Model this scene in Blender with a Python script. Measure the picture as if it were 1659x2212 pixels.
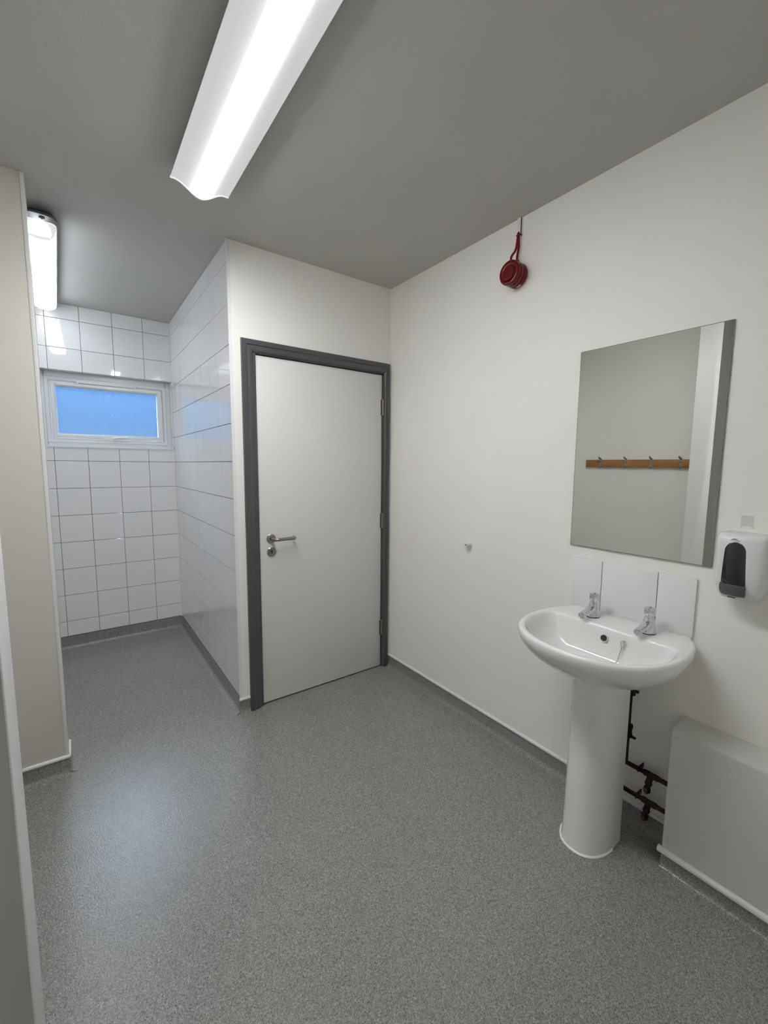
import bpy, bmesh, math, random
from mathutils import Vector, Matrix
random.seed(4)
SC = bpy.context.scene
COL = SC.collection
for o in list(bpy.data.objects): bpy.data.objects.remove(o)

# ------------------------------------------------------------------ camera
cam = bpy.data.cameras.new('camera'); cam_o = bpy.data.objects.new('camera', cam); COL.objects.link(cam_o)
cam.sensor_fit = 'HORIZONTAL'; cam.sensor_width = 36.0; cam.lens = 914.99 / 1659 * 36.0
cam.clip_start = .02; cam.clip_end = 100
R_ = Vector((0.80911034, -0.58760464, 0.00782574)); U_ = Vector((0.05819402, 0.09336825, 0.99392949)); F_ = Vector((0.58476825, 0.80374322, -0.1097403))
M = Matrix((R_, U_, -F_)).transposed().to_4x4(); M.translation = Vector((-1.71402, -2.30095, 1.40510))
cam_o.matrix_world = M
SC.camera = cam_o
SC.view_settings.view_transform = 'Standard'; SC.view_settings.look = 'None'
SC.view_settings.gamma = 1; SC.view_settings.use_curve_mapping = False
SC.view_settings.exposure = 0.0
SC.cycles.max_bounces = 10; SC.cycles.diffuse_bounces = 6; SC.cycles.glossy_bounces = 5; SC.cycles.transmission_bounces = 6
SC.cycles.sample_clamp_indirect = 8.0; SC.cycles.blur_glossy = 0.0

TUBE_PEAK = 124.0      # main batten, brightest line under the tube
TUBE_EDGE = 0.42
ALCOVE_LAMP = 12.0
SKY_LOW = (0.15, 0.38, 0.78); SKY_HIGH = (52, 60, 71)

# ------------------------------------------------------------------ world: blue low sky, upper sky brightened to feed the floor highlight
W = bpy.data.worlds.new('sky'); SC.world = W; W.use_nodes = True
nt = W.node_tree; nt.nodes.clear()
out = nt.nodes.new('ShaderNodeOutputWorld'); bg = nt.nodes.new('ShaderNodeBackground')
tc = nt.nodes.new('ShaderNodeTexCoord'); sx = nt.nodes.new('ShaderNodeSeparateXYZ'); rp = nt.nodes.new('ShaderNodeValToRGB')
nt.links.new(tc.outputs['Generated'], sx.inputs[0]); nt.links.new(sx.outputs['Z'], rp.inputs[0]); nt.links.new(rp.outputs[0], bg.inputs[0]); nt.links.new(bg.outputs[0], out.inputs[0])
e = rp.color_ramp.elements
e[0].position = 0.0; e[0].color = (.10, .17, .24, 1)
e[1].position = 0.62; e[1].color = (*SKY_HIGH, 1)
for p, c in ((0.04, (.14, .32, .60)), (0.12, SKY_LOW), (0.30, (.34, .62, 1.05))):
    q = e.new(p); q.color = (*c, 1)

# ------------------------------------------------------------------ materials
def _mat(name):
    m = bpy.data.materials.new(name); m.use_nodes = True
    return m, m.node_tree, m.node_tree.nodes['Principled BSDF']
def N(nt, t, **kw):
    n = nt.nodes.new(t)
    for k, v in kw.items():
        if k in n.inputs: n.inputs[k].default_value = v
        else: setattr(n, k, v)
    return n
def mat(name, col, rough=.5, metal=0, bump=0, bscale=200, var=0, vscale=6, spec=.5, coat=0):
    m, nt, b = _mat(name)
    b.inputs['Base Color'].default_value = (*col, 1); b.inputs['Roughness'].default_value = rough
    b.inputs['Metallic'].default_value = metal; b.inputs['Specular IOR Level'].default_value = spec
    b.inputs['Coat Weight'].default_value = coat
    g = N(nt, 'ShaderNodeNewGeometry')
    if bump:
        n = N(nt, 'ShaderNodeTexNoise', Scale=bscale, Detail=3.0); bp = N(nt, 'ShaderNodeBump', Strength=bump, Distance=.002)
        nt.links.new(g.outputs['Position'], n.inputs['Vector']); nt.links.new(n.outputs[0], bp.inputs['Height']); nt.links.new(bp.outputs[0], b.inputs['Normal'])
    if var:
        n = N(nt, 'ShaderNodeTexNoise', Scale=vscale, Detail=4.0); r = N(nt, 'ShaderNodeValToRGB')
        nt.links.new(g.outputs['Position'], n.inputs['Vector']); nt.links.new(n.outputs[0], r.inputs[0]); nt.links.new(r.outputs[0], b.inputs['Base Color'])
        r.color_ramp.elements[0].position = .3; r.color_ramp.elements[1].position = .7
        r.color_ramp.elements[0].color = (*[c * (1 - var) for c in col], 1); r.color_ramp.elements[1].color = (*[min(1, c * (1 + var)) for c in col], 1)
    return m
PLASTER = mat('painted_plaster', (.86, .842, .805), .55, bump=.25, bscale=240, var=.012, vscale=3)
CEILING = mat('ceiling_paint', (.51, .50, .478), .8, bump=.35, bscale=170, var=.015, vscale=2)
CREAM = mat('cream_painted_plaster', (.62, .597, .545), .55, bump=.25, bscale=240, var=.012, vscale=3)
ENDCAP = mat('bright_white_edging', (.90, .915, .90), .35)
PARTITION = mat('grey_partition', (.46, .465, .45), .5, bump=.15, bscale=240)  # one even grey over the whole partition
WHITE_TRIM = mat('white_trim_plastic', (.78, .78, .77), .35)
TILE = mat('glazed_white_tile', (.82, .82, .825), .035, coat=.3, var=.01, vscale=8)
GROUT = mat('grey_grout', (.20, .195, .20), .9, bump=.4, bscale=600)
CERAMIC = mat('white_vitreous_china', (.82, .815, .80), .08, coat=.4)
DOORPAINT = mat('white_door_laminate', (.72, .71, .685), .38, bump=.05, bscale=150)
GREYPAINT = mat('dark_grey_gloss_paint', (.070, .066, .072), .35, bump=.12, bscale=90)
GAP = mat('black_gasket_and_shade', (.012, .012, .012), .7)
STEEL = mat('satin_stainless_steel', (.36, .345, .32), .3, 1, var=.05, vscale=60)
CHROME = mat('polished_chrome', (.78, .79, .81), .05, 1)
MIRROR = mat('mirror_silver', (.80, .815, .775), .0, 1)
MIRROR_EDGE = mat('mirror_edge_glass', (.20, .22, .20), .25)
RED = mat('red_plastic', (.15, .0015, .004), .45, spec=.25)
RED_LENS = mat('red_translucent_lens', (.115, .001, .0025), .25, spec=.3)
RED_CABLE = mat('red_cable_sheath', (.20, .002, .005), .5, spec=.25)
LABEL_W = mat('white_label', (.72, .72, .70), .5)
DARK_PLASTIC = mat('smoked_grey_plastic', (.020, .019, .018), .16, coat=.3)
GREY_PLASTIC = mat('dark_grey_plastic', (.085, .083, .080), .35)
LOGO_GREY = mat('grey_print', (.12, .12, .125), .5)
ABS = mat('white_abs_plastic', (.76, .76, .76), .22)
TAPE = mat('dull_adhesive_film', (.68, .67, .64), .30)
ENAMEL = mat('white_enamelled_steel', (.60, .60, .575), .38, bump=.10, bscale=300)
PIPE = mat('tarnished_copper', (.032, .020, .015), .5, .6, var=.4, vscale=40)
BRASS = mat('brass', (.22, .11, .03), .4, 1)
UPVC = mat('white_upvc', (.78, .79, .81), .25)
GREYBASE = mat('grey_polycarbonate', (.075, .075, .073), .5)
HOOK = mat('grey_steel_hook', (.30, .30, .30), .35, .8)
SEAL = mat('white_silicone', (.82, .82, .80), .35)
DOOR_INSIDE = mat('bare_timber', (.25, .18, .1), .7)

def wood():
    m, nt, b = _mat('varnished_pine'); g = N(nt, 'ShaderNodeNewGeometry'); mp = N(nt, 'ShaderNodeMapping')
    mp.inputs['Scale'].default_value = (4, 1.2, 14)
    n = N(nt, 'ShaderNodeTexNoise', Scale=2.6, Detail=3.0, Distortion=1.2); w = N(nt, 'ShaderNodeMath', operation='MULTIPLY'); w.inputs[1].default_value = 9
    f = N(nt, 'ShaderNodeMath', operation='FRACT'); r = N(nt, 'ShaderNodeValToRGB')
    nt.links.new(g.outputs['Position'], mp.inputs[0]); nt.links.new(mp.outputs[0], n.inputs['Vector']); nt.links.new(n.outputs[0], w.inputs[0]); nt.links.new(w.outputs[0], f.inputs[0]); nt.links.new(f.outputs[0], r.inputs[0])
    e = r.color_ramp.elements; e[0].color = (.30, .145, .042, 1); e[1].color = (.20, .085, .022, 1); e[1].position = .8
    q = e.new(.9); q.color = (.06, .025, .008, 1); q = e.new(1.0); q.color = (.28, .13, .04, 1)
    nt.links.new(r.outputs[0], b.inputs['Base Color']); b.inputs['Roughness'].default_value = .35
    return m
WOOD = wood()

def vinyl():
    m, nt, b = _mat('speckled_safety_vinyl'); g = N(nt, 'ShaderNodeNewGeometry')
    v = N(nt, 'ShaderNodeTexVoronoi', Scale=410.0); sp = N(nt, 'ShaderNodeSeparateColor')
    nt.links.new(g.outputs['Position'], v.inputs['Vector']); nt.links.new(v.outputs['Color'], sp.inputs[0])
    r = N(nt, 'ShaderNodeValToRGB'); r.color_ramp.interpolation = 'CONSTANT'
    e = r.color_ramp.elements; e[0].color = (.15, .15, .144, 1); e[1].position = .10; e[1].color = (.225, .226, .218, 1)
    for p, c in ((.30, (.315, .315, .302)), (.58, (.27, .27, .258)), (.80, (.38, .38, .365)), (.94, (.46, .46, .445))):
        q = e.new(p); q.color = (*c, 1)
    nt.links.new(sp.outputs[0], r.inputs[0])
    n2 = N(nt, 'ShaderNodeTexNoise', Scale=2.0, Detail=5.0); mx = N(nt, 'ShaderNodeMix', data_type='RGBA', blend_type='MULTIPLY')
    r2 = N(nt, 'ShaderNodeValToRGB'); r2.color_ramp.elements[0].color = (.74, .735, .71, 1); r2.color_ramp.elements[1].color = (.86, .855, .82, 1)
    nt.links.new(g.outputs['Position'], n2.inputs['Vector']); nt.links.new(n2.outputs[0], r2.inputs[0])
    mx.inputs[0].default_value = 1; nt.links.new(r.outputs[0], mx.inputs[6]); nt.links.new(r2.outputs[0], mx.inputs[7]); nt.links.new(mx.outputs[2], b.inputs['Base Color'])
    nb = N(nt, 'ShaderNodeTexNoise', Scale=190.0, Detail=2.0); bp = N(nt, 'ShaderNodeBump', Strength=.30, Distance=.003)
    nt.links.new(g.outputs['Position'], nb.inputs['Vector']); nt.links.new(nb.outputs[0], bp.inputs['Height']); nt.links.new(bp.outputs[0], b.inputs['Normal'])
    b.inputs['Roughness'].default_value = .17; b.inputs['Specular IOR Level'].default_value = .5
    return m
VINYL = vinyl()

def emitter(name, peak, edge, sigma, axis, centre, ribs=0, tint=(1, 1, 1), edge_tint=(1, 1, 1)):
    """diffuser lit by a tube behind it: brightest under the tube, dim at the edges"""
    m, nt, b = _mat(name); g = N(nt, 'ShaderNodeNewGeometry'); s = N(nt, 'ShaderNodeSeparateXYZ')
    nt.links.new(g.outputs['Position'], s.inputs[0])
    def mth(op, a, c=None):
        n = N(nt, 'ShaderNodeMath', operation=op)
        for i, v in enumerate((a, c)):
            if v is None: continue
            if isinstance(v, (int, float)): n.inputs[i].default_value = v
            else: nt.links.new(v, n.inputs[i])
        return n.outputs[0]
    d = mth('SUBTRACT', s.outputs[axis], centre); d2 = mth('MULTIPLY', d, d)
    ex = mth('POWER', math.e, mth('MULTIPLY', mth('MULTIPLY', d2, d2), -1 / sigma ** 4))
    w2 = mth('POWER', math.e, mth('MULTIPLY', d2, -1 / (2 * .055 * .055)))
    core = mth('MULTIPLY', ex, peak); halo = mth('ADD', mth('MULTIPLY', w2, edge * .45), mth('MULTIPLY', mth('POWER', math.e, mth('MULTIPLY', d2, -1 / (2 * .021 * .021))), 2.2))
    if ribs:
        rb = mth('ADD', mth('MULTIPLY', mth('SINE', mth('MULTIPLY', d, 2 * math.pi / ribs)), .16), 1.0)
        core = mth('MULTIPLY', core, rb); halo = mth('MULTIPLY', halo, rb)
    tot = mth('ADD', mth('ADD', core, halo), edge)
    b.inputs['Base Color'].default_value = (.3, .3, .3, 1); b.inputs['Roughness'].default_value = .3
    b.inputs['Emission Color'].default_value = (*edge_tint, 1)
    nt.links.new(tot, b.inputs['Emission Strength'])
    return m

def frosted():
    m = bpy.data.materials.new('obscured_glass'); m.use_nodes = True; nt = m.node_tree; nt.nodes.clear()
    o = N(nt, 'ShaderNodeOutputMaterial'); rf = N(nt, 'ShaderNodeBsdfRefraction', Roughness=.07, IOR=1.10); rf.inputs['Color'].default_value = (.92, .96, 1, 1)
    tl = N(nt, 'ShaderNodeBsdfTranslucent'); tl.inputs['Color'].default_value = (.60, .75, 1, 1)
    gl = N(nt, 'ShaderNodeBsdfGlossy', Roughness=.15); fr = N(nt, 'ShaderNodeFresnel', IOR=1.45)
    a = N(nt, 'ShaderNodeMixShader', Fac=.012); b = N(nt, 'ShaderNodeMixShader')
    g = N(nt, 'ShaderNodeNewGeometry'); n = N(nt, 'ShaderNodeTexVoronoi', Scale=190.0); bp = N(nt, 'ShaderNodeBump', Strength=.35, Distance=.004)
    nt.links.new(g.outputs['Position'], n.inputs['Vector']); nt.links.new(n.outputs['Distance'], bp.inputs['Height'])
    nt.links.new(bp.outputs[0], rf.inputs['Normal']); nt.links.new(bp.outputs[0], gl.inputs['Normal'])
    nt.links.new(rf.outputs[0], a.inputs[1]); nt.links.new(tl.outputs[0], a.inputs[2]); nt.links.new(fr.outputs[0], b.inputs[0])
    nt.links.new(a.outputs[0], b.inputs[1]); nt.links.new(gl.outputs[0], b.inputs[2]); nt.links.new(b.outputs[0], o.inputs[0])
    return m
GLASS = frosted()

# ------------------------------------------------------------------ mesh helpers (all coordinates are world metres)
class MB:
    def __init__(s): s.v = []; s.f = []
    def add(s, vs, fs):
        k = len(s.v); s.v += [Vector(p) for p in vs]; s.f += [[i + k for i in f] for f in fs]; return s
    def box(s, a, b, ch=0):
        x0, x1 = sorted((a[0], b[0])); y0, y1 = sorted((a[1], b[1])); z0, z1 = sorted((a[2], b[2]))
        if not ch:
            return s.add([(x, y, z) for x in (x0, x1) for y in (y0, y1) for z in (z0, z1)],
                         [(0, 1, 3, 2), (4, 6, 7, 5), (0, 4, 5, 1), (2, 3, 7, 6), (0, 2, 6, 4), (1, 5, 7, 3)])
        bm = bmesh.new(); bmesh.ops.create_cube(bm, size=1)
        for v in bm.verts: v.co = Vector(((x0 + x1) / 2 + v.co.x * (x1 - x0), (y0 + y1) / 2 + v.co.y * (y1 - y0), (z0 + z1) / 2 + v.co.z * (z1 - z0)))
        bmesh.ops.bevel(bm, geom=list(bm.edges), offset=ch, segments=3 if ch > .003 else 2, affect='EDGES', profile=.5)
        return s.bm(bm)
    def bm(s, bm):
        bm.verts.index_update(); s.add([v.co.copy() for v in bm.verts], [[v.index for v in f.verts] for f in bm.faces]); bm.free(); return s
    def loops(s, ls, closed=True, cap0=False, cap1=False):
        n = len(ls[0]); vs = [p for l in ls for p in l]; fs = []
        for i in range(len(ls) - 1):
            for j in range(n if closed else n - 1):
                a, b = i * n + j, i * n + (j + 1) % n
                fs.append((a, b, b + n, a + n))
        if cap0: fs.append(tuple(reversed(range(n))))
        if cap1: fs.append(tuple(range((len(ls) - 1) * n, len(ls) * n)))
        return s.add(vs, fs)
    def lathe(s, base, axis, prof, n=32, cap0=True, cap1=True):
        a = Vector(axis).normalized(); t = Vector((0, 0, 1)) if abs(a.z) < .9 else Vector((1, 0, 0)); u = a.cross(t).normalized(); w = a.cross(u)
        ls = [[Vector(base) + a * h + (u * math.cos(2 * math.pi * k / n) + w * math.sin(2 * math.pi * k / n)) * r for k in range(n)] for r, h in prof]
        return s.loops(ls, True, cap0, cap1)
    def tube(s, pts, r, n=12):
        pts = [Vector(p) for p in pts]; rs = r if isinstance(r, (list, tuple)) else [r] * len(pts); ls = []; prev = None
        for i, p in enumerate(pts):
            d = (pts[min(i + 1, len(pts) - 1)] - pts[max(i - 1, 0)]).normalized()
            if prev is None: t = Vector((0, 0, 1)) if abs(d.z) < .9 else Vector((1, 0, 0)); u = d.cross(t).normalized()
            else: u = (prev - d * prev.dot(d)).normalized()
            prev = u; w = d.cross(u)
            ls.append([p + (u * math.cos(2 * math.pi * k / n) + w * math.sin(2 * math.pi * k / n)) * rs[i] for k in range(n)])
        return s.loops(ls, True, True, True)
    def extrude(s, prof, vec, closed=True):
        """prof: list of points, swept by vec"""
        v = Vector(vec); return s.loops([[Vector(p) for p in prof], [Vector(p) + v for p in prof]], closed, closed, closed)
    def build(s, name, m, parent=None, smooth=35, loc=None):
        org = Vector(loc) if loc is not None else (wloc(parent) if parent else Vector((0, 0, 0)))
        me = bpy.data.meshes.new(name); me.from_pydata([tuple(p - org) for p in s.v], [], s.f); me.validate()
        b = bmesh.new(); b.from_mesh(me); bmesh.ops.recalc_face_normals(b, faces=b.faces); b.to_mesh(me); b.free()
        me.materials.append(m)
        if smooth:
            for p in me.polygons: p.use_smooth = True
            me.set_sharp_from_angle(angle=math.radians(smooth))
        o = bpy.data.objects.new(name, me); COL.objects.link(o)
        if parent: o.parent = parent
        else: o.location = org
        return o
def wloc(o):
    p = Vector(o.location)
    while o.parent: o = o.parent; p += Vector(o.location)
    return p
def thing(name, label, cat, loc, group=None):
    o = bpy.data.objects.new(name, None); COL.objects.link(o); o.location = loc; o.empty_display_size = .05
    o['label'] = label; o['category'] = cat
    if group: o['group'] = group
    return o
def tag(o, label, cat, group=None):
    o['label'] = label; o['category'] = cat
    if group: o['group'] = group
    return o
def struct(name, mb, m, parent=None, smooth=35, label=None):
    o = mb.build(name, m, parent, smooth)
    if not parent: o['kind'] = 'structure'
    if label: o['label'] = label
    return o
def copy_tree(o, off, parent=None):
    c = o.copy(); COL.objects.link(c)
    if parent: c.parent = parent
    else: c.location = Vector(o.location) + Vector(off)
    for ch in list(o.children): copy_tree(ch, off, c)
    return c

# ------------------------------------------------------------------ setting
H = 2.531; WX = -1.032; FY = 1.607; PX = -1.812; PY = -.018
struct('floor', MB().box((-2.8, -2.7, -.06), (.15, 1.95, 0)), VINYL)
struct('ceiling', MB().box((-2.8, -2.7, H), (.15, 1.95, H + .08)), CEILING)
struct('wall_right', MB().box((0, -2.65, 0), (.12, 1.90, H)), PLASTER)
struct('wall_rear', MB().box((-2.75, -2.65, 0), (0, -2.55, H)), PLASTER)
struct('wall_rear_left', MB().box((-2.75, -2.55, 0), (-2.65, -1.25, H)), PLASTER)
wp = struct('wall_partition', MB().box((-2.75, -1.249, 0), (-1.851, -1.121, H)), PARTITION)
struct('end_capping', MB().box((-1.8515, -1.25, 0), (-1.848, -1.12, H), .001), ENDCAP, wp, label='bright white capping on the end of the partition')
struct('wall_left', MB().box((-2.32, -1.12, 0), (-2.2, PY, H)), PLASTER)
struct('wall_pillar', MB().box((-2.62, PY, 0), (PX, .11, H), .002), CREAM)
struct('wall_alcove', MB().box((-2.62, .11, 0), (-2.5, 1.90, H)), PLASTER)
# the wall round the door: one mesh with the opening cut out
DX0, DX1, DZ = -.928, -.022, 2.024
b = MB().box((WX + .008, 0, 0), (DX0, .10, H)).box((DX0, 0, DZ), (DX1, .10, H)).box((DX1, 0, 0), (0, .10, H))
struct('wall_door', b, PLASTER)
# tile helper: individual glazed tiles with softened edges, each a hair out of true
def tile_field(mb, us, vs, place, gap=.0030, depth=.008, tilt=.0025, skip=None, ch=.0010):
    for i in range(len(us) - 1):
        for j in range(len(vs) - 1):
            u0, u1, v0, v1 = us[i] + gap / 2, us[i + 1] - gap / 2, vs[j] + gap / 2, vs[j + 1] - gap / 2
            rects = [(u0, u1, v0, v1)]
            if skip:
                a0, a1, c0, c1 = skip; rects = []
                if u1 <= a0 or u0 >= a1 or v1 <= c0 or v0 >= c1: rects = [(u0, u1, v0, v1)]
                else:
                    if v0 < c0: rects.append((u0, u1, v0, c0))
                    if v1 > c1: rects.append((u0, u1, c1, v1))
                    if u0 < a0: rects.append((u0, a0, max(v0, c0), min(v1, c1)))
                    if u1 > a1: rects.append((a1, u1, max(v0, c0), min(v1, c1)))
            tu, tv = random.uniform(-tilt, tilt), random.uniform(-tilt * .6, tilt * .6)
            for (a, b_, c, d) in rects:
                if b_ - a < .006 or d - c < .006: continue
                um, vm = (a + b_) / 2, (c + d) / 2
                h = lambda u, v: depth + (u - um) * tu + (v - vm) * tv
                ring = lambda e, z: [place(a + e, c + e, z(a + e, c + e)), place(b_ - e, c + e, z(b_ - e, c + e)), place(b_ - e, d - e, z(b_ - e, d - e)), place(a + e, d - e, z(a + e, d - e))]
                mb.loops([ring(0, lambda u, v: 0), ring(0, lambda u, v: h(u, v) - ch), ring(ch * .35, lambda u, v: h(u, v) - ch * .3), ring(ch * 1.2, h)], True, False, True)
ZR = [.094, .2098, .4112, .6126, .8140, 1.0154, 1.2167, 1.4181, 1.6195, 1.8209, 2.0223, 2.2237, 2.4251, H]
# side wall of the tiled recess
ws = struct('wall_tiled_side', MB().box((WX + .008, .10, 0), (WX + .10, FY + .008, H)).box((WX + .008, .0, 0), (WX + .012, .10, H)), GROUT)
US = [.006, .0245] ; US = [.004] + [.024 + .2013 * k for k in range(1, 8)] + [FY - .002]
t = MB(); tile_field(t, US, ZR, lambda u, v, h: (WX + .008 - h, u, v)); struct('tile_facing', t, TILE, ws, smooth=0)
b = MB().box((WX - .003, -.0025, .09), (WX + .011, .0045, H)); struct('corner_bead', b, WHITE_TRIM, ws)
# far wall with the window opening
OX0, OX1, OZ0, OZ1 = -1.882, WX - .004, 1.527, 2.069
b = MB().box((-2.5, FY + .008, 0), (OX0, FY + .17, H)).box((OX1, FY + .008, 0), (.0, FY + .17, H)).box((OX0, FY + .008, 0), (OX1, FY + .17, OZ0)).box((OX0, FY + .008, OZ1), (OX1, FY + .17, H))
wf = struct('wall_far', b, GROUT)
UX = [-2.5] + [-2.4315 + .2012 * k for k in range(0, 7)] + [WX - .001]
t = MB(); tile_field(t, UX, ZR, lambda u, v, h: (u, FY + .008 - h, v), skip=(OX0, OX1 + .02, OZ0, OZ1))
# reveal tiles over the window head
hx = [OX0, -1.828, -1.6268, -1.4256, -1.2244, OX1]
tile_field(t, hx, [FY + .003, FY + .070], lambda u, v, h: (u, v, OZ1 + .0065 - h))
tile_field(t, [FY + .003, FY + .070], [OZ0 + .01, 1.6195, 1.8209, 2.0223, OZ1], lambda u, v, h: (OX0 - .006 + h, u, v))
tile_field(t, [FY - .0005, FY + .070], [OZ0 + .006, 1.6195, 1.8209, 2.0223, OZ1], lambda u, v, h: (OX1 + .0065 - h, u, v))
struct('tile_facing', t, TILE, wf, smooth=0)

# ------------------------------------------------------------------ coved vinyl skirting and its capping strip
def skirting(name, p0, p1, nrm, z=.078, cap=True, capz=.091, r=.022, capm=None):
    p0, p1, n = Vector((*p0, 0)), Vector((*p1, 0)), Vector((*nrm, 0))
    prof = [(0, 0), (0, z), (.0035, z), (.0035, r + .003)]
    prof += [(.0035 + r * (1 - math.cos(a)), .0025 + r * (1 - math.sin(a))) for a in [k * math.pi / 12 for k in range(1, 6)]]
    prof += [(.0035 + r, .0022), (.0035 + r + .008, .0004), (.0035 + r + .008, 0)]
    o = struct(name, MB().extrude([p0 + n * d + Vector((0, 0, h)) for d, h in prof], p1 - p0), VINYL, smooth=50)
    if cap:
        cp = [(0, z - .003), (0, capz), (.003, capz), (.0075, capz - .003), (.009, capz - .007), (.0088, z), (.006, z - .003)]
        struct('capping_strip', MB().extrude([p0 + n * d + Vector((0, 0, h)) for d, h in cp], p1 - p0), WHITE_TRIM, o, smooth=50)
    return o
skirting('baseboard_right', (0, 0), (0, -1.7855), (-1, 0))
skirting('baseboard_pillar', (PX + .004, PY), (-2.2, PY), (0, -1))
skirting('baseboard_pillar_side', (PX, PY - .004), (PX, .11), (1, 0))
skirting('baseboard_door', (WX - .006, 0), (-.978, 0), (0, -1))
skirting('baseboard_far', (-2.5, FY), (WX, FY), (0, -1), z=.092, cap=False)
skirting('baseboard_tiled', (WX, -.004), (WX, FY), (-1, 0), z=.090, cap=False)
skirting('baseboard_left', (-2.2, -1.12), (-2.2, PY), (1, 0))
struct('trim_1', MB().box((PX - .011, PY - .0025, .088), (PX + .0025, PY + .012, H), .001), WHITE_TRIM)      # corner bead on the pillar
struct('trim_2', MB().box((WX - .0005, FY - .004, .09), (WX - .006, FY + .001, OZ0)).box((WX - .0005, FY - .004, OZ1), (WX - .006, FY + .001, H)), SEAL)

# ------------------------------------------------------------------ door
LX0, LX1, LZ = -.894, -.056, 1.989
d = struct('door_1', MB().box((LX0, .012, .008), (LX1, .056, LZ), .0012), DOORPAINT)
FX0, FX1, FT = -.977, -.0125, 2.0595
def arch(mb, prof):
    """prof: (inset from the outer edge, projection) swept round left, head and right"""
    ls = []
    for (i, p) in prof:
        j = i * .59; ls.append([(FX0 + i, -p, 0.002), (FX0 + i, -p, FT - i), (FX1 - j, -p, FT - i), (FX1 - j, -p, 0.002)])
    mb.loops([[l[k] for l in ls] for k in range(4)], True, True, True)
m = MB(); arch(m, [(0, -.001), (0, .016), (.004, .019), (.026, .019), (.028, .015), (.032, .0135), (.040, .0155), (.050, .014), (.058, .009), (.062, .004), (.062, -.001)])
struct('architrave', m, GREYPAINT, d, smooth=25)
J = .004
m = MB().box((DX0, .0005, .002), (LX0 - J, .099, DZ)).box((LX1 + J, .0005, .002), (DX1, .099, DZ)).box((LX0 - J, .0005, LZ + J), (LX1 + J, .099, DZ))
m.box((LX0 - J, .059, .002), (LX0 + .014, .099, LZ + J)).box((LX1 - .014, .059, .002), (LX1 + J, .099, LZ + J)).box((LX0, .059, LZ - .012), (LX1, .099, LZ + J))
struct('door_frame', m, GREYPAINT, d)
struct('seal_strip', MB().box((LX0 - J, .030, .004), (LX0 - .0003, .05, LZ + J)).box((LX1 + .0003, .03, .004), (LX1 + J, .05, LZ + J)).box((LX0, .03, LZ + .0003), (LX1, .05, LZ + J)).box((LX0, .02, .001), (LX1, .05, .0075)), GAP, d)
for z in (1.782, 1.032, .285):
    hg = MB().lathe((LX1 + .002, .002, z - .051), (0, 0, 1), [(.0055, 0), (.0055, .0325)], 14).lathe((LX1 + .002, .002, z - .0175), (0, 0, 1), [(.0055, 0), (.0055, .034)], 14).lathe((LX1 + .002, .002, z + .0175), (0, 0, 1), [(.0055, 0), (.0055, .0325), (.003, .0355)], 14)
    hg.box((LX1 - .010, .0095, z - .05), (LX1 + .003, .0118, z + .05))
    struct('hinge', hg, STEEL, d)
HX, HZ = -.829, .983
rs = struct('handle_rose', MB().lathe((HX, .012, HZ), (0, -1, 0), [(.0265, 0), (.0265, .006), (.024, .0085), (.012, .009), (.0118, .012)], 36), STEEL, d)
pts = [(HX, .006, HZ)]; rad = .024
pts += [(HX, -.012, HZ), (HX, -.024, HZ)] + [(HX + rad * (1 - math.cos(a)), -.024 - rad * math.sin(a), HZ) for a in [k * math.pi / 12 for k in range(1, 7)]]
ex = HX + .127
pts += [(ex - rad, -.048, HZ)] + [(ex - rad + rad * math.sin(a), -.048 + rad * (1 - math.cos(a)), HZ) for a in [k * math.pi / 12 for k in range(1, 7)]] + [(ex, -.012, HZ)]
struct('lever_handle', MB().tube(pts, .0095, 14), STEEL, d, smooth=60)
ec = struct('keyhole_escutcheon', MB().lathe((-.829, .012, .906), (0, -1, 0), [(.0268, 0), (.0268, .006), (.024, .0085), (.01, .009)], 36), STEEL, d)
struct('keyhole', MB().lathe((-.829, .0035, .912), (0, -1, 0), [(.0055, 0), (.0055, .0012)], 16).box((-.8315, .0035, .896), (-.8265, .0023, .911)), GAP, ec)

# ------------------------------------------------------------------ window
FYW = FY + .073
w = MB()
def frame(mb, x0, x1, z0, z1, wd, y0, y1, ch=.004):
    def ring(i, y): return [(x0 + i, y, z0 + i), (x1 - i, y, z0 + i), (x1 - i, y, z1 - i), (x0 + i, y, z1 - i)]
    mb.loops([ring(0, y1), ring(0, y0 + ch), ring(ch, y0), ring(wd - ch * 2, y0), ring(wd, y0 + ch * 2), ring(wd, y1)], True)
    mb.loops([ring(wd, y1), ring(0, y1)], True)
wx0, wx1, wz0, wz1 = -1.862, -1.068, 1.555, 2.030
frame(w, wx0, wx1, wz0, wz1, .030, FYW - .002, FYW + .06)
w.box((OX0, FYW + .006, OZ0 + .004), (wx0 + .004, FYW + .06, OZ1)).box((wx1 - .004, FYW + .006, OZ0 + .004), (OX1, FYW + .06, OZ1)).box((wx0, FYW + .006, wz1 - .004), (wx1, FYW + .06, OZ1)).box((wx0, FYW + .006, OZ0 + .004), (wx1, FYW + .06, wz0 + .004))
wn = struct('window_1', w, UPVC, smooth=25)
m = MB(); frame(m, wx0 + .0325, wx1 - .0325, wz0 + .0325, wz1 - .0325, .034, FYW - .010, FYW + .05, .005)
struct('opening_sash', m, UPVC, wn, smooth=25)
gx0, gx1, gz0, gz1 = wx0 + .0655, wx1 - .0655, wz0 + .0655, wz1 - .0655
gp = struct('window_pane', MB().box((gx0 - .004, FYW + .020, gz0 - .004), (gx1 + .004, FYW + .024, gz1 + .004)), GLASS, wn, smooth=0)
dr = MB(); rnd = random.Random(11)
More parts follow.
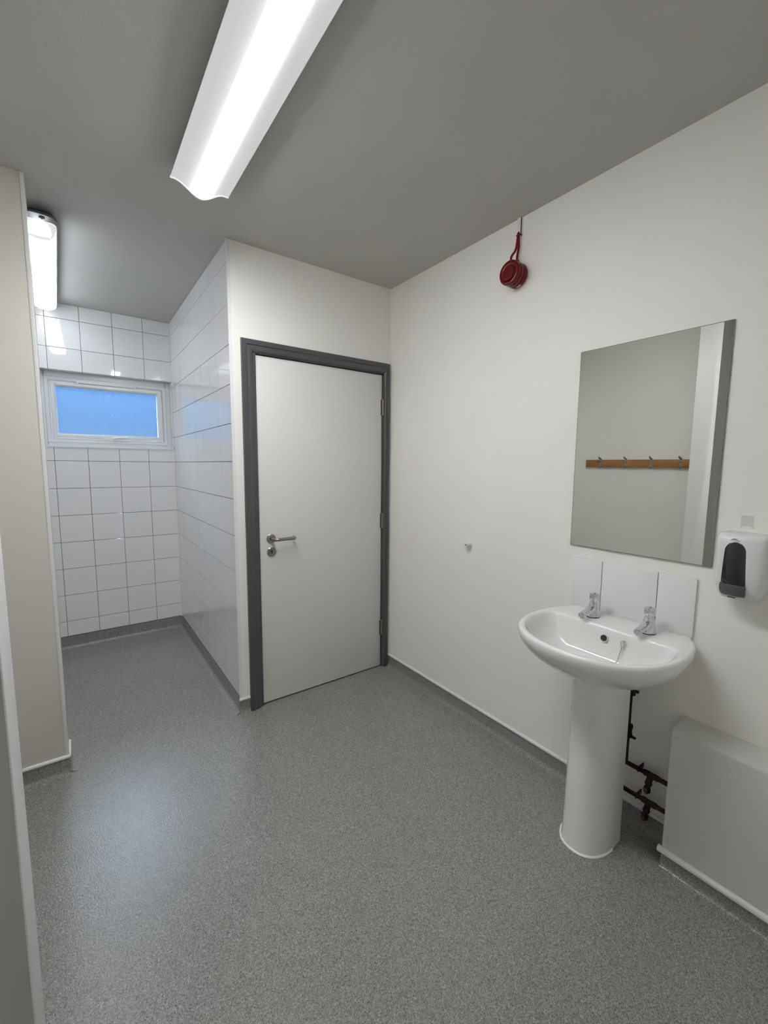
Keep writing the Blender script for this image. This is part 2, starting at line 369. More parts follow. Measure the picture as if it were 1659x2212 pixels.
for k in range(34):
    x = rnd.gauss(-1.478, .035); z = 1.895 + rnd.gauss(0, .030)
    if k > 28: x = -1.46 + rnd.uniform(-.012, .012); z = rnd.uniform(1.755, 1.85)
    dr.lathe((x, FYW + .0202, z), (0, -1, 0), [(rnd.uniform(.0012, .0026), 0), (.0006, .0012)], 8)
DROP = mat('clear_droplet', (.9, .95, 1), .05); o = struct('water_droplets', dr, DROP, wn); o['kind'] = 'stuff'; o['label'] = 'cluster of tiny bright water droplets'
vt = MB().box((-1.652, FYW - .022, 1.995), (-1.296, FYW - .001, 2.013), .003).box((-1.668, FYW - .016, 1.991), (-1.652, FYW - .001, 2.012), .002).box((-1.296, FYW - .016, 1.991), (-1.282, FYW - .001, 2.012), .002)
struct('trickle_vent', vt, UPVC, wn)
hd = MB().box((-1.470, FYW - .024, 1.577), (-1.430, FYW - .009, 1.603), .004).tube([(-1.452, FYW - .028, 1.592), (-1.44, FYW - .040, 1.597), (-1.40, FYW - .042, 1.602), (-1.352, FYW - .040, 1.601)], [.009, .008, .0075, .006], 10)
ho = struct('window_handle', hd, UPVC, wn, smooth=50)
struct('lock_button', MB().lathe((-1.449, FYW - .024, 1.590), (0, -1, 0), [(.0045, 0), (.0045, .002)], 12), GAP, ho)
struct('window_sill', MB().box((OX0 - .004, FY - .006, OZ0 - .012), (OX1, FYW + .05, OZ0 + .004), .002), UPVC, wn)

# ------------------------------------------------------------------ ceiling lights
LXC, LHW, LY0, LY1, LZE = -1.246, .1085, -1.62, -.402, 2.494
L = thing('ceiling_light', 'long ribbed fluorescent batten light on the ceiling nearest the camera', 'light', (LXC, (LY0 + LY1) / 2, H))
MB().box((LXC - .072, LY0 + .01, LZE), (LXC + .072, LY1 - .012, H)).box((LXC - LHW + .001, LY0, LZE + .0005), (LXC + LHW - .001, LY1, LZE + .0045)).build('light_tray', ENAMEL, L)
LAMP = emitter('lit_prismatic_diffuser', TUBE_PEAK, TUBE_EDGE, .0268, 0, LXC, ribs=.0056, edge_tint=(.975, .985, 1.0))
fine = []
for k in range(-36, 37):
    a_ = k / 36; q_ = .5 + .5 * math.cos(math.pi * min(1, abs(a_) / .86)); fine.append((a_, .040 * q_ ** .95 + .0015 * (1 - abs(a_))))
top = [(LXC + a * LHW, LY0, LZE - b) for a, b in fine]; 
dif = MB().loops([[(x, y, z) for x, _, z in top] for y in (LY0, LY1)], False)
dif.build('diffuser', LAMP, L, smooth=60)
LIP = mat('diffuser_end_lip', (.85, .86, .88), .3); bb = LIP.node_tree.nodes['Principled BSDF']; bb.inputs['Emission Color'].default_value = (.97, .98, 1, 1); bb.inputs['Emission Strength'].default_value = .55
for y, s in ((LY0, -1), (LY1, 1)):
    ring = lambda y_, k, zz=0: [(LXC + a * LHW * k, y_, LZE - b * k - .0012 + zz) for a, b in fine]
    c = MB(); c.loops([ring(y - s * .004, 1.0), ring(y + s * .001, 1.004, -.001), ring(y + s * .004, 1.0), [(LXC + a * LHW, y + s * .004, LZE + .004) for a, b in fine], [(LXC + a * LHW, y - s * .003, LZE + .004) for a, b in fine]], False)
    c.build('end_cap', LIP, L)

AX, AY0, AY1, AZ = -1.797, .285, 1.46, 2.478
A = thing('ceiling_light', 'short weatherproof strip light with grey base over the tiled recess, half behind the pillar', 'light', (AX, (AY0 + AY1) / 2, H))
def rr(x0, x1, y0, y1, r, z, n=8):
    pts = []
    for cx, cy, a0 in ((x1 - r, y1 - r, 0), (x0 + r, y1 - r, 90), (x0 + r, y0 + r, 180), (x1 - r, y0 + r, 270)):
        pts += [Vector((cx + r * math.cos(math.radians(a0 + 90 * k / n)), cy + r * math.sin(math.radians(a0 + 90 * k / n)), z)) for k in range(n + 1)]
    return pts
hb = .068
bs = MB().loops([rr(AX - hb + .006, AX + hb - .006, AY0 - .02, AY1 + .02, .03, H), rr(AX - hb + .002, AX + hb - .002, AY0 - .105, AY1 + .09, .045, AZ + .010), rr(AX - hb + .002, AX + hb - .002, AY0 - .110, AY1 + .088, .048, AZ)], True, True, True)
base_o = bs.build('light_base', GREYBASE, A)
MB().lathe((AX + .012, AY0 - .078, AZ), (0, 0, -1), [(.011, 0), (.011, .004), (.008, .005)], 20).build('fixing_screw', GREYBASE, base_o)
MB().lathe((AX + .012, AY0 - .078, AZ - .005), (0, 0, -1), [(.0045, 0), (.0045, .001)], 14).build('screw_recess', GAP, base_o)
LAMP2 = bpy.data.materials.new('lit_opal_diffuser'); LAMP2.use_nodes = True; bb = LAMP2.node_tree.nodes['Principled BSDF']
bb.inputs['Base Color'].default_value = (.6, .6, .6, 1); bb.inputs['Emission Color'].default_value = (.86, .93, 1, 1); bb.inputs['Emission Strength'].default_value = ALCOVE_LAMP
df = MB().loops([rr(AX - .062 + i, AX + .062 - i, AY0 - .045 + j, AY1 + .045 - j, r, z) for i, j, r, z in ((0, 0, .055, AZ), (.001, .002, .055, AZ - .022), (.008, .012, .050, AZ - .036), (.020, .026, .040, AZ - .044), (.034, .042, .027, AZ - .046))], True, True, True)
df.build('diffuser', LAMP2, A, smooth=60)
OPAL_END = mat('opal_end_moulding', (.85, .85, .85), .3); bb = OPAL_END.node_tree.nodes['Principled BSDF']; bb.inputs['Emission Color'].default_value = (1, 1, 1, 1); bb.inputs['Emission Strength'].default_value = .45
for y, s in ((AY0 - .047, 1), (AY1 + .047, -1)):
    rows = []
    for q in range(9):            # bowl-shaped end moulding closing the opal tube
        t_ = q / 8; yy = y + s * (.002 + .058 * t_ ** 1.4); hw = .0635 * (1 - max(0, .055 / .0635 - 1 + .14) * 0 ) * (.62 + .38 * min(1, t_ * 1.8) ** .5); dz = .0475 * math.sin(min(1, t_ * 1.15) * math.pi / 2)
        rows.append([(AX + hw * a, yy + s * .020 * (1 - abs(a) ** 2.5) * t_, AZ - .001 - dz * (1 - abs(a) ** 4) ** .5) for a in [-1 + k / 10 for k in range(21)]])
    MB().loops(rows, False).build('end_cap', OPAL_END, A, smooth=70)
for y in (.36, .68, .98, 1.28):
    for sx_ in (-1, 1):
        MB().box((AX + sx_ * .060, y - .010, AZ - .018), (AX + sx_ * .0665, y + .010, AZ + .006), .001).build('clip', GREYBASE, A)

A.rotation_euler.z = math.radians(1.5)

# ------------------------------------------------------------------ fire alarm sounder, its cable and trunking
sy, sz = -.990, 2.277
S = thing('fire_alarm_sounder', 'round red fire alarm sounder hung high on the right wall', 'alarm', (0, sy, sz))
MB().lathe((0, sy, sz), (-1, 0, 0), [(.044, 0.0000), (.050, 0.0023), (.0525, 0.0061), (.0525, 0.0274), (.050, 0.0289)], 48).build('mounting_base', RED, S)
MB().lathe((0, sy, sz), (-1, 0, 0), [(.0475, 0.0277), (.0475, 0.0319), (.0525, 0.0334), (.053, 0.0380), (.053, 0.0471), (.049, 0.0502), (.049, 0.0524), (.0535, 0.0547), (.053, 0.0699), (.0495, 0.0745), (.043, 0.0756), (.041, 0.0730), (.033, 0.0714), (.031, 0.0749), (.018, 0.0760), (.0, 0.0764)], 48, True, False).build('sounder_body', RED_LENS, S)
sp = []
for k in range(22):
    a = .6 + k * .23; r = .012 + .0011 * k; sp.append((-.0765, sy + r * math.cos(a), sz + r * math.sin(a)))
MB().tube(sp, .0022, 8).build('spiral_rib', RED, S)
MB().lathe((-.020, sy - .002, sz + .047), (0, 0, 1), [(.0125, 0), (.0125, .006), (.0105, .007), (.0105, .016), (.006, .019)], 8).build('cable_gland', RED, S)
lb = []
for a in (-118, -112, -106, -100, -94):
    t_ = math.radians(a); lb.append((sy + .0533 * math.cos(t_), sz + .0533 * math.sin(t_)))
MB().loops([[(-.012, y, z) for y, z in lb], [(-.022, y, z) for y, z in lb]], False).build('rating_label', LABEL_W, S)
def bez(pts, n=8):
    """catmull-rom through pts"""
    P = [Vector(p) for p in pts]; P = [2 * P[0] - P[1]] + P + [2 * P[-1] - P[-2]]; o = []
    for i in range(1, len(P) - 2):
        for k in range(n):
            s = k / n; a, b_, c, d_ = P[i - 1], P[i], P[i + 1], P[i + 2]
            o.append(.5 * ((2 * b_) + (c - a) * s + (2 * a - 5 * b_ + 4 * c - d_) * s * s + (3 * b_ - a - 3 * c + d_) * s ** 3))
    return o + [P[-2]]
cb = MB().tube(bez([(-.020, sy - .002, sz + .058), (-.020, sy - .003, sz + .085), (-.015, -.995, 2.40), (-.011, -.990, 2.435), (-.009, -.988, 2.468)]), .0052, 8)
cb.tube(bez([(-.056, sy + .004, sz + .048), (-.052, sy + .004, sz + .075), (-.030, -.990, 2.385), (-.018, -.988, 2.425), (-.012, -.987, 2.462)]), .0052, 8)
cb.build('red_cable', RED_CABLE, S, smooth=60)
T = thing('cable_trunking', 'slim white cable trunking between the ceiling and the red alarm cable', 'trunking', (0, -.987, 2.455))
MB().box((0, -.995, 2.452), (-.010, -.979, H), .001).build('trunking_body', WHITE_TRIM, T)
MB().box((-.0005, -.9954, 2.455), (-.006, -.9948, H)).build('gap_shadow_strip', GAP, T)  # thin black strip painting the shadow line along the trunking edge
MB().box((0, -1.000, 2.452), (-.016, -.995, 2.458), .001).box((0, -.979, 2.455), (-.011, -.974, 2.461), .001).build('saddle_clip', RED, T)

# ------------------------------------------------------------------ door stop on the right wall
K = thing('door_stop', 'small round white door stop screwed to the bare right wall', 'door stop', (0, -.74, .981))
MB().lathe((0, -.74, .981), (-1, 0, 0), [(.0175, 0), (.0175, .004), (.015, .008), (.0145, .026), (.0125, .031), (.008, .033), (.0062, .033), (.0062, .027)], 32).build('stop_body', WHITE_TRIM, K)
MB().lathe((-.0265, -.74, .981), (-1, 0, 0), [(.0058, 0), (.0058, .0012)], 16).build('screw_hole', GAP, K)

# ------------------------------------------------------------------ mirror
Mi = thing('wall_mirror', 'frameless rectangular mirror on the right wall above the basin', 'mirror', (0, -1.571, 1.072))
my0, my1, mz0, mz1 = -1.8225, -1.3185, 1.0725, 1.8717
MB().box((-.001, my0, mz0), (-.0065, my1, mz1), .0008).build('mirror_back', MIRROR_EDGE, Mi)
MB().add([(-.0067, my0 + .0025, mz0 + .0025), (-.0067, my1 - .0025, mz0 + .0025), (-.0067, my1 - .0025, mz1 - .0025), (-.0067, my0 + .0025, mz1 - .0025)], [(0, 1, 2, 3)]).build('mirror_glass', MIRROR, Mi, smooth=0)

# ------------------------------------------------------------------ coat rail on the left wall, seen in the mirror
Cr = thing('coat_rail', 'wooden coat rail with grey hooks, seen reflected in the mirror', 'coat rail', (-2.2, -.62, 1.40))
MB().box((-2.2, -1.10, 1.402), (-2.182, -.177, 1.470), .002).build('rail_board', WOOD, Cr)
def coat_hook(y):
    h = MB().box((-2.182, y - .0085, 1.398), (-2.179, y + .0085, 1.482), .001)
    h.tube(bez([(-2.180, y, 1.474), (-2.166, y, 1.479), (-2.150, y, 1.484), (-2.143, y, 1.493)], 4), [.0075] * 6 + [.0072] * 6 + [.008], 8)
    h.tube(bez([(-2.180, y, 1.408), (-2.165, y, 1.400), (-2.152, y, 1.404), (-2.149, y, 1.416)], 4), .006, 8)
    return h
for y in (-.318, -.535, -.738, -.950):
    k = coat_hook(y).build('coat_hook', HOOK, Cr, smooth=50)
    MB().lathe((-2.179, y, 1.448), (1, 0, 0), [(.005, 0), (.004, .002)], 12).build('screw', GAP, k)

# ------------------------------------------------------------------ splashback
BY = -1.568
Sp = thing('tiled_splashback', 'row of three white tiles with dark joints behind the basin taps', 'splashback', (0, BY, .821))
MB().box((0, -1.785, .823), (-.004, -1.344, 1.021)).build('grout_bed', GROUT, Sp)
for a, b_ in ((-1.4615, -1.342), (-1.6655, -1.464), (-1.787, -1.668)):
    MB().box((0, a, .8215), (-.010, b_, 1.0235), .0018).build('tile', TILE, Sp)

# ------------------------------------------------------------------ washbasin and pedestal
RZ = .815
OUT = [(0, .214), (-.012, .219), (-.05, .243), (-.10, .261), (-.15, .270), (-.20, .273), (-.25, .271), (-.30, .262), (-.345, .246), (-.385, .223), (-.42, .192), (-.445, .158), (-.465, .118), (-.478, .073), (-.483, .03), (-.484, 0)]
INN = [(-.150, .200), (-.154, .216), (-.164, .227), (-.18, .236), (-.21, .243), (-.24, .245), (-.27, .243), (-.30, .237), (-.335, .224), (-.37, .202), (-.40, .175), (-.425, .142), (-.443, .105), (-.455, .065), (-.460, .027), (-.461, 0)]
def outline(tab, n=56):
    half = [Vector((tab[0][0], 0, 0))] + [Vector((x, h, 0)) for x, h in tab]
    L_ = [0]
    for a, b_ in zip(half, half[1:]): L_.append(L_[-1] + (b_ - a).length)
    res = []
    # denser sampling near the corners: half the points on the flat back, the rest round the curve
    nb = 14; Lb = L_[1]
    ts = [Lb * k / nb for k in range(nb)] + [Lb + (L_[-1] - Lb) * k / (n - nb) for k in range(n - nb + 1)]
    for t_ in ts:
        for i in range(len(half) - 1):
            if t_ <= L_[i + 1] + 1e-9:
                s = (t_ - L_[i]) / max(1e-9, L_[i + 1] - L_[i]); res.append(half[i].lerp(half[i + 1], s)); break
    return res + [Vector((p.x, -p.y, 0)) for p in reversed(res[1:-1])]
oo, ii = outline(OUT), outline(INN)
def scl(l, kx, ky, z, x0=0.0, off=0):
    return [Vector((x0 + (p.x - x0) * kx, BY + p.y * ky, z)) for p in l]
def inset(l, d_, z):
    n = len(l); r = []
    for i, p in enumerate(l):
        t_ = (l[(i + 1) % n] - l[i - 1]).normalized(); nn = Vector((t_.y, -t_.x, 0))
        c = Vector((-.22, 0, 0)) - p
        if nn.dot(c) < 0: nn = -nn
        q = p + nn * d_
        if p.x > -.002: q.x = p.x
        r.append(Vector((q.x, BY + q.y, z)))
    return r
ls = []
for i_ in range(16):
    a_ = i_ / 15 * math.pi / 2; q_ = math.sin(a_) ** 1.05
    kx, ky, z = .56 + .44 * q_, .36 + .64 * q_, .655 + .148 * (1 - math.cos(a_)) ** .78
    ls.append(scl(oo, kx, ky, z))
ls += [inset(oo, .0012, RZ - .006), inset(oo, .004, RZ - .002), inset(oo, .008, RZ), inset(oo, .012, RZ)]
ir = lambda d_, z: [q - Vector((0, 0, 0)) for q in inset(ii, d_, z)]
DC = Vector((-.275, 0, 0))
def bowl(k, z):
    return [Vector((DC.x + (p.x - DC.x) * k, BY + p.y * k, z)) for p in ii]
ls += [ir(-.006, RZ - .0003), ir(-.0015, RZ - .0022), ir(.003, RZ - .0085), bowl(.955, RZ - .022), bowl(.925, RZ - .038), bowl(.885, RZ - .058), bowl(.83, RZ - .080), bowl(.745, RZ - .101), bowl(.62, RZ - .116), bowl(.46, RZ - .125), bowl(.28, RZ - .130), bowl(.085, RZ - .134)]
bas = thing('washbasin', 'white ceramic washbasin on the right wall under the mirror', 'basin', (0, BY, .66))
MB().loops(ls, True, True, True).build('basin_bowl', CERAMIC, bas, smooth=70)
MB().lathe((DC.x, BY, RZ - .1345), (0, 0, 1), [(.022, 0), (.022, .003), (.016, .004), (.014, .001)], 28).build('waste_outlet', CHROME, bas)
nrm = Vector((-.93, 0, .30)).normalized()
op = Vector((-.1655, BY + .005, .776))
MB().lathe(op - nrm * .004, nrm, [(.0135, 0), (.0135, .0055), (.0115, .0062), (.0112, .003)], 24).build('overflow_ring', CERAMIC, bas)
MB().lathe(op - nrm * .002, nrm, [(.0112, 0), (.0112, .0062)], 24).build('overflow_hole', GAP, bas)
cp = Vector((-.1640, BY - .062, .780))
st = MB().lathe(cp - nrm * .003, nrm, [(.009, 0), (.009, .005), (.006, .009), (.005, .012)], 20).lathe(cp + nrm * .006 + Vector((0, 0, -.004)), (0, 0, -1), [(.006, 0), (.0072, .006), (.004, .014)], 14).build('chain_stay', CHROME, bas)
ch = MB(); cpts = bez([cp + Vector((-.010, 0, -.014)), cp + Vector((-.016, .003, -.040)), cp + Vector((-.030, .006, -.066)), (-.222, BY - .045, .712), (-.262, BY - .020, .689)], 10)
for p in cpts: ch.lathe(p - Vector((0, 0, .0016)), (0, 0, 1), [(.0007, 0), (.0017, .001), (.0017, .0022), (.0007, .0032)], 6)
ch.tube(cpts, .0006, 5); ch.build('plug_chain', STEEL, bas, smooth=60)
MB().box((-.0005, BY - .216, RZ - .001), (-.0085, BY + .216, RZ + .0065), .002).build('sealant_bead', SEAL, bas)

def ped_loop(hw, xf, xb, z, n=40):
    """D-shaped section: round nose to the room, straight cheeks back to xb"""
    r = []
    xm = xf + .125
    for k in range(n + 1):
        a = math.pi * k / n; c, s = math.cos(a), math.sin(a)
        r.append(Vector((xm - (xm - xf) * abs(s) ** .95, BY + hw * (abs(c) ** .85) * (1 if c >= 0 else -1), z)))
    nose = r
    back = [Vector((xb, BY - hw * .985, z)), Vector((xb, BY - hw * .90, z)), Vector((xb + .004, BY - hw * .88, z)), Vector((xm, BY - hw * .88, z))]
    inner = []
    for k in range(n, -1, -1):
        a = math.pi * k / n; c, s = math.cos(a), math.sin(a)
        inner.append(Vector((xm - (xm - xf - .014) * abs(s), BY + hw * .86 * c, z)))
    back2 = [Vector((xm, BY + hw * .88, z)), Vector((xb + .004, BY + hw * .88, z)), Vector((xb, BY + hw * .90, z)), Vector((xb, BY + hw * .985, z))]
    return nose + back + inner + back2
pd = thing('basin_pedestal', 'white ceramic pedestal standing on the floor under the washbasin', 'pedestal', (-.22, BY, 0))
MB().loops([ped_loop(hw, xf, -.128, z) for hw, xf, z in ((.0872, -.312, .002), (.0867, -.310, .02), (.0862, -.306, .06), (.086, -.302, .14), (.085, -.299, .30), (.085, -.298, .48), (.085, -.298, .60), (.086, -.297, .6545))], True, True, True).build('pedestal_column', CERAMIC, pd, smooth=50)
sb = ped_loop(.0910, -.3175, -.128, 0)[:41]; si = ped_loop(.086, -.308, -.128, .009)[:41]
MB().loops([[p + Vector((0, 0, .0005)) for p in sb], [p + Vector((0, 0, .004)) for p in sb], si], False).build('sealant_bead', SEAL, pd)

# ------------------------------------------------------------------ taps
def make_tap(y, label):
    x = -.082; z0 = RZ
    t_ = thing('basin_tap', label, 'tap', (x, y, z0), 'chrome push taps on the washbasin')
    MB().lathe((x, y, z0 - .001), (0, 0, 1), [(.0262, 0), (.0262, .0032), (.022, .0034)], 32).build('rubber_gasket', GAP, t_)
    body = MB()
    secs = [(0, .0255, 0), (.006, .0252, .0005), (.020, .0225, .002), (.034, .0195, .004), (.046, .0170, .006), (.052, .0160, .007), (.0535, .0150, .007)]
    body.loops([[Vector((x + sh + r * math.cos(2 * math.pi * k / 32), y + r * math.sin(2 * math.pi * k / 32), z0 + .003 + h)) for k in range(32)] for h, r, sh in secs], True, True, True)
    body.lathe((x + .007, y, z0 + .0565), (0, 0, 1), [(.0135, 0), (.0135, .006)], 28)
    body.build('tap_body', CHROME, t_, smooth=40)
    sp_ = MB()
    def sec(px, w_, zt, zb): 
        pts = []
        for k in range(20):
            a = 2 * math.pi * k / 20; c, s = math.cos(a), math.sin(a)
            pts.append(Vector((px, y + w_ * math.copysign(abs(c) ** .6, c), z0 + (zt + zb) / 2 + (zt - zb) / 2 * math.copysign(abs(s) ** .6, s))))
        return pts
    sp_.loops([sec(x + .004, .015, .046, .010), sec(x - .012, .0165, .043, .014), sec(x - .026, .0155, .036, .017), sec(x - .045, .0135, .0325, .0165), sec(x - .066, .0125, .0305, .0150), sec(x - .082, .0122, .0290, .0130), sec(x - .086, .0112, .0275, .0140)], True, True, True)
    so = sp_.build('spout', CHROME, t_, smooth=40)
    MB().lathe((x - .076, y, z0 + .0145), (0, 0, -1), [(.0085, 0), (.0085, .006), (.0065, .0062)], 18).build('spout_nozzle', CHROME, so)
    bt = MB().lathe((x + .008, y, z0 + .0615), (.04, 0, 1), [(.0140, 0), (.0175, .002), (.0190, .008), (.0198, .018), (.0195, .024), (.0175, .0285), (.0125, .0305), (.011, .0298), (.004, .0296), (0, .0300)], 32, True, False).build('push_button', CHROME, t_, smooth=40)
    MB().lathe((x + .0092, y, z0 + .0912), (0, 0, 1), [(.0022, 0), (.0022, .0008)], 10).build('index_dot', GAP, bt)
    return t_
make_tap(-1.472, 'chrome push tap on the left side of the basin, farther from the camera')
make_tap(-1.674, 'chrome push tap on the right side of the basin, nearer the soap dispenser')

# ------------------------------------------------------------------ soap dispenser and the adhesive patch over it
dy, dz0, dz1 = -1.912, .995, 1.202
D = thing('soap_dispenser', 'white wall soap dispenser with smoked window right of the mirror', 'soap dispenser', (0, dy, dz0))
def dsec(z, hw, dp, bul):
    """plan section of the dispenser at height z"""
    pts = []
    n = 22
    for k in range(n + 1):
        s = -1 + 2 * k / n
        xx = -dp - bul * (1 - s * s)
        # rounded front corners
        e_ = abs(s)
        if e_ > .82: xx += ((e_ - .82) / .18) ** 2.2 * .018
        pts.append(Vector((xx, dy + hw * s, z)))
    return [Vector((0, dy - hw, z))] + pts + [Vector((0, dy + hw, z))]
HS = [(dz0 - .001, .040, .040, .006), (dz0 + .004, .047, .060, .008), (dz0 + .014, .052, .072, .010), (dz0 + .035, .059, .080, .012), (dz0 + .07, .0615, .085, .013), (dz0 + .11, .0630, .088, .013), (dz0 + .16, .0640, .089, .013), (dz1 - .016, .0640, .088, .012), (dz1 - .006, .0632, .084, .012), (dz1, .060, .075, .012), (dz1 + .002, .055, .062, .010)]
MB().loops([dsec(*h) for h in HS], True, True, True).build('housing', ABS, D, smooth=40)
def front_x(z, y):
    hs = sorted(HS); 
    for a, b_ in zip(hs, hs[1:]):
        if a[0] <= z <= b_[0]:
            s = (z - a[0]) / (b_[0] - a[0]); hw, dp, bu = [a[i] + (b_[i] - a[i]) * s for i in (1, 2, 3)]
            q = (y - dy) / hw; return -dp - bu * (1 - q * q)
    return -.09
wyc = dy + .0085
def win_hw(z):
    if z > 1.150: return .0285 * math.sqrt(max(0, 1 - ((z - 1.150) / .031) ** 2)) * .93
    return .0265 + .0045 * min(1, (1.150 - z) / .1)
win = MB(); rows = []
for z in [1.0500 + (1.1808 - 1.0500) * k / 24 for k in range(25)] :
    hw = max(win_hw(z), .0015); rows.append([Vector((front_x(z, wyc + hw * s) - .0022 + .0022 * abs(s) ** 6, wyc + hw * s, z)) for s in [-1 + k / 6 for k in range(13)]])
win.loops(rows, False).build('smoked_window', DARK_PLASTIC, D, smooth=60)
lv = []
for z, k, pr_ in ((1.047, 1.02, .004), (1.0445, 1.04, .0085), (1.030, 1.04, .010), (1.018, 1.0, .0085), (1.010, .92, .004), (1.003, .84, -.006)):
    hw = .031 * k; zz = max(z, dz0 + .0); lv.append([Vector((front_x(zz, wyc) + .0045 * s * s - pr_ , wyc + hw * s, z)) for s in [-1 + q / 6 for q in range(13)]])
lvb = [[Vector((max(p.x + .03, -.06), p.y, p.z)) for p in l] for l in lv]
MB().loops([a + list(reversed(b_)) for a, b_ in zip(lv, lvb)], True, True, True).build('push_lever', GREY_PLASTIC, D, smooth=50)
MB().box((-.100, wyc - .012, 1.0085), (-.1035, wyc + .008, 1.0115), .0008).build('lever_slot', GAP, D)
MB().loops([[Vector((front_x(1.048, wyc) - .0005, wyc - .031, 1.0468)), Vector((front_x(1.048, wyc) - .003, wyc + .031, 1.0468))], [Vector((front_x(1.048, wyc) - .0005, wyc - .031, 1.0500)), Vector((front_x(1.048, wyc) - .003, wyc + .031, 1.0500))]], False).build('lever_gap', GAP, D)
# small swoosh mark over the window
lg = MB()
def stroke(pts, ws):
    a, b_ = [], []
    for (y, z), w_ in zip(pts, ws):
        a.append(Vector((front_x(z + w_, y) - .0006, y, z + w_))); b_.append(Vector((front_x(z - w_, y) - .0006, y, z - w_)))
    lg.loops([a, b_], False)
Z0 = 1.1885
stroke([(wyc + .013, Z0 - .001), (wyc + .009, Z0 + .001), (wyc + .004, Z0 + .0012), (wyc - .001, Z0 + .0022), (wyc - .006, Z0 + .005)], [.0003, .0012, .0013, .0008, .0002])
stroke([(wyc + .013, Z0 - .001), (wyc + .008, Z0 - .0006), (wyc + .002, Z0 - .0008), (wyc - .005, Z0 - .0024), (wyc - .012, Z0 - .0022)], [.0003, .0010, .0011, .0009, .0002])
stroke([(wyc + .013, Z0 - .0042), (wyc + .004, Z0 - .0042), (wyc - .010, Z0 - .0062)], [.0003, .0004, .0003])
lg.build('swoosh_mark', LOGO_GREY, D, smooth=0)
tag(MB().box((0, -1.918, 1.221), (-.0012, -1.886, 1.256)).box((0, -1.922, 1.217), (-.002, -1.913, 1.221)).box((0, -1.890, 1.217), (-.002, -1.884, 1.221)).build('adhesive_patch', TAPE), 'small square of old grey adhesive on the wall above the soap dispenser', 'adhesive patch')

# ------------------------------------------------------------------ radiator casing
rx, ry0, ry1 = -.115, -2.545, -1.786
Rc = thing('radiator_casing', 'white metal radiator casing low on the right wall beside the pedestal', 'radiator cover', (0, ry1, 0))
pf = [(-.001, .076), (rx, .076), (rx, .506), (rx + .004, .513), (rx + .012, .517), (-.001, .524), (-.001, .520), (rx + .013, .513), (rx + .004, .505), (rx + .0025, .08), (-.001, .08)]
MB().extrude([(x, ry1, z) for x, z in pf], (0, ry0 - ry1, 0)).build('casing_panel', ENAMEL, Rc, smooth=50)
MB().box((rx + .010, ry1 + .0, .082), (-.03, ry1 - .002, .515)).build('end_panel', ENAMEL, Rc)
for z, y in ((.498, ry1 - .0155), (.110, ry1 - .0155)):
    MB().lathe((rx, y, z), (-1, 0, 0), [(.0065, 0), (.006, .002), (.003, .0035)], 16).build('screw_head', ENAMEL, Rc)
kp = MB(); n_ = 9
pl = [(rx + .004, 0), (rx + .004, .058), (rx, .058), (rx, .022)] + [(rx - .018 * (1 - math.cos(a)), .0025 + .018 * (1 - math.sin(a))) for a in [k * math.pi / 12 for k in range(1, 6)]] + [(rx - .018, .0022), (rx - .026, .0005), (rx - .026, 0)]
kp.extrude([(x, ry1 + .002, z) for x, z in pl], (0, ry0 - ry1, 0)); kp.box((rx + .004, ry1 - .001, 0), (-.02, ry1 - .012, .058)); kp.build('coved_plinth', VINYL, Rc, smooth=50)
cpf = [(rx + .004, .056), (rx + .004, .0755), (rx - .002, .0755), (rx - .010, .071), (rx - .012, .064), (rx - .010, .058), (rx - .004, .056)]
MB().extrude([(x, ry1 + .012, z) for x, z in cpf], (0, ry0 - ry1, 0)).build('capping_strip', WHITE_TRIM, Rc, smooth=50)

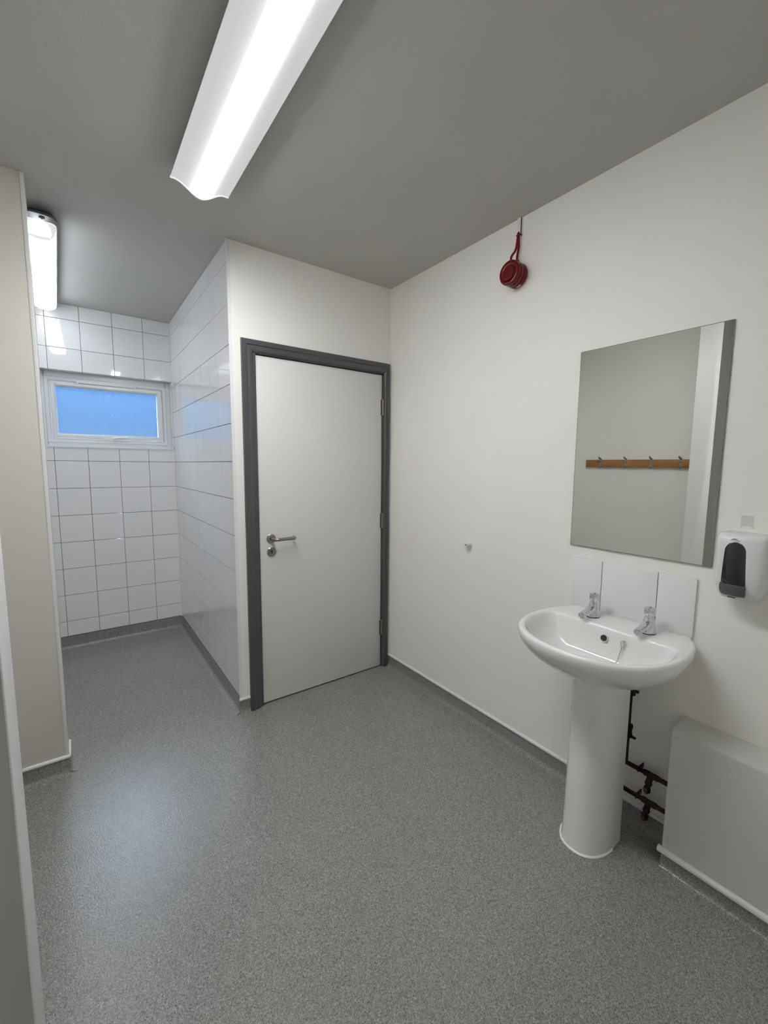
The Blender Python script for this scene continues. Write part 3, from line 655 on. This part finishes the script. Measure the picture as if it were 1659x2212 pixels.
# ------------------------------------------------------------------ pipework behind the pedestal
def pipe_run(z, label):
    p = thing('heating_pipe', label, 'pipe', (-.04, -1.62, z), 'dark heating pipes by the radiator casing')
    MB().tube([(-.04, -1.535, z), (-.04, -1.7855, z)], .0085, 14).build('pipe_length', PIPE, p)
    ty = -1.708
    MB().lathe((-.04, ty + .024, z), (0, -1, 0), [(.0105, 0), (.0115, .002), (.0115, .014), (.0105, .016), (.0105, .032), (.0115, .034), (.0115, .046), (.0105, .048)], 16).tube([(-.04, ty, z), (-.050, ty + .004, z - .028)], .0105, 14).tube([(-.048, ty + .003, z - .026), (-.0505, ty + .004, z - .034)], .0125, 14).build('tee_fitting', PIPE, p)
    vb = MB().tube([(-.050, ty + .004, z - .032), (-.056, ty + .006, z - .062)], .0085, 14).lathe((-.053, ty + .005, z - .044), (-.15, .05, -1), [(.0115, 0), (.0125, .003), (.0125, .016), (.011, .019)], 6)
    v = vb.build('drain_cock', PIPE, p); v['label'] = 'dark drain cock with brass spindle'
    MB().box((-.0660, ty + .002, z - .062), (-.0640, ty + .009, z - .045)).box((-.0662, ty - .001, z - .055), (-.0640, ty + .012, z - .052)).tube([(-.056, ty + .006, z - .060), (-.0575, ty + .0065, z - .068)], .0055, 10).build('brass_spindle', BRASS, v)
    MB().box((0, -1.667, z - .0095), (-.049, -1.662, z + .0095), .002).build('pipe_clip', PIPE, p)
    return p
pipe_run(.262, 'upper dark copper pipe running from behind the pedestal to the radiator casing')
pipe_run(.152, 'lower dark copper pipe running just above the skirting to the radiator casing')
V = thing('supply_pipe', 'thin dark vertical pipe rising behind the right edge of the pedestal', 'pipe', (-.05, -1.625, .2))
MB().tube([(-.05, -1.622, .270), (-.05, -1.622, .66), (-.06, -1.635, .70)], .0065, 12).build('pipe_length', PIPE, V)
MB().lathe((-.05, -1.626, .545), (0, 0, 1), [(.010, 0), (.0125, .003), (.0125, .016), (.009, .020), (.009, .030), (.0125, .034), (.0125, .048), (.009, .052)], 6).box((-.055, -1.648, .560), (-.045, -1.63, .569), .001).build('compression_fitting', PIPE, V)
MB().lathe((-.05, -1.626, .375), (0, 0, 1), [(.010, 0), (.012, .003), (.012, .014), (.0095, .018), (.0095, .034), (.012, .038), (.012, .050), (.009, .053)], 6).box((-.056, -1.650, .377), (-.046, -1.63, .384), .001).build('isolating_valve', PIPE, V)
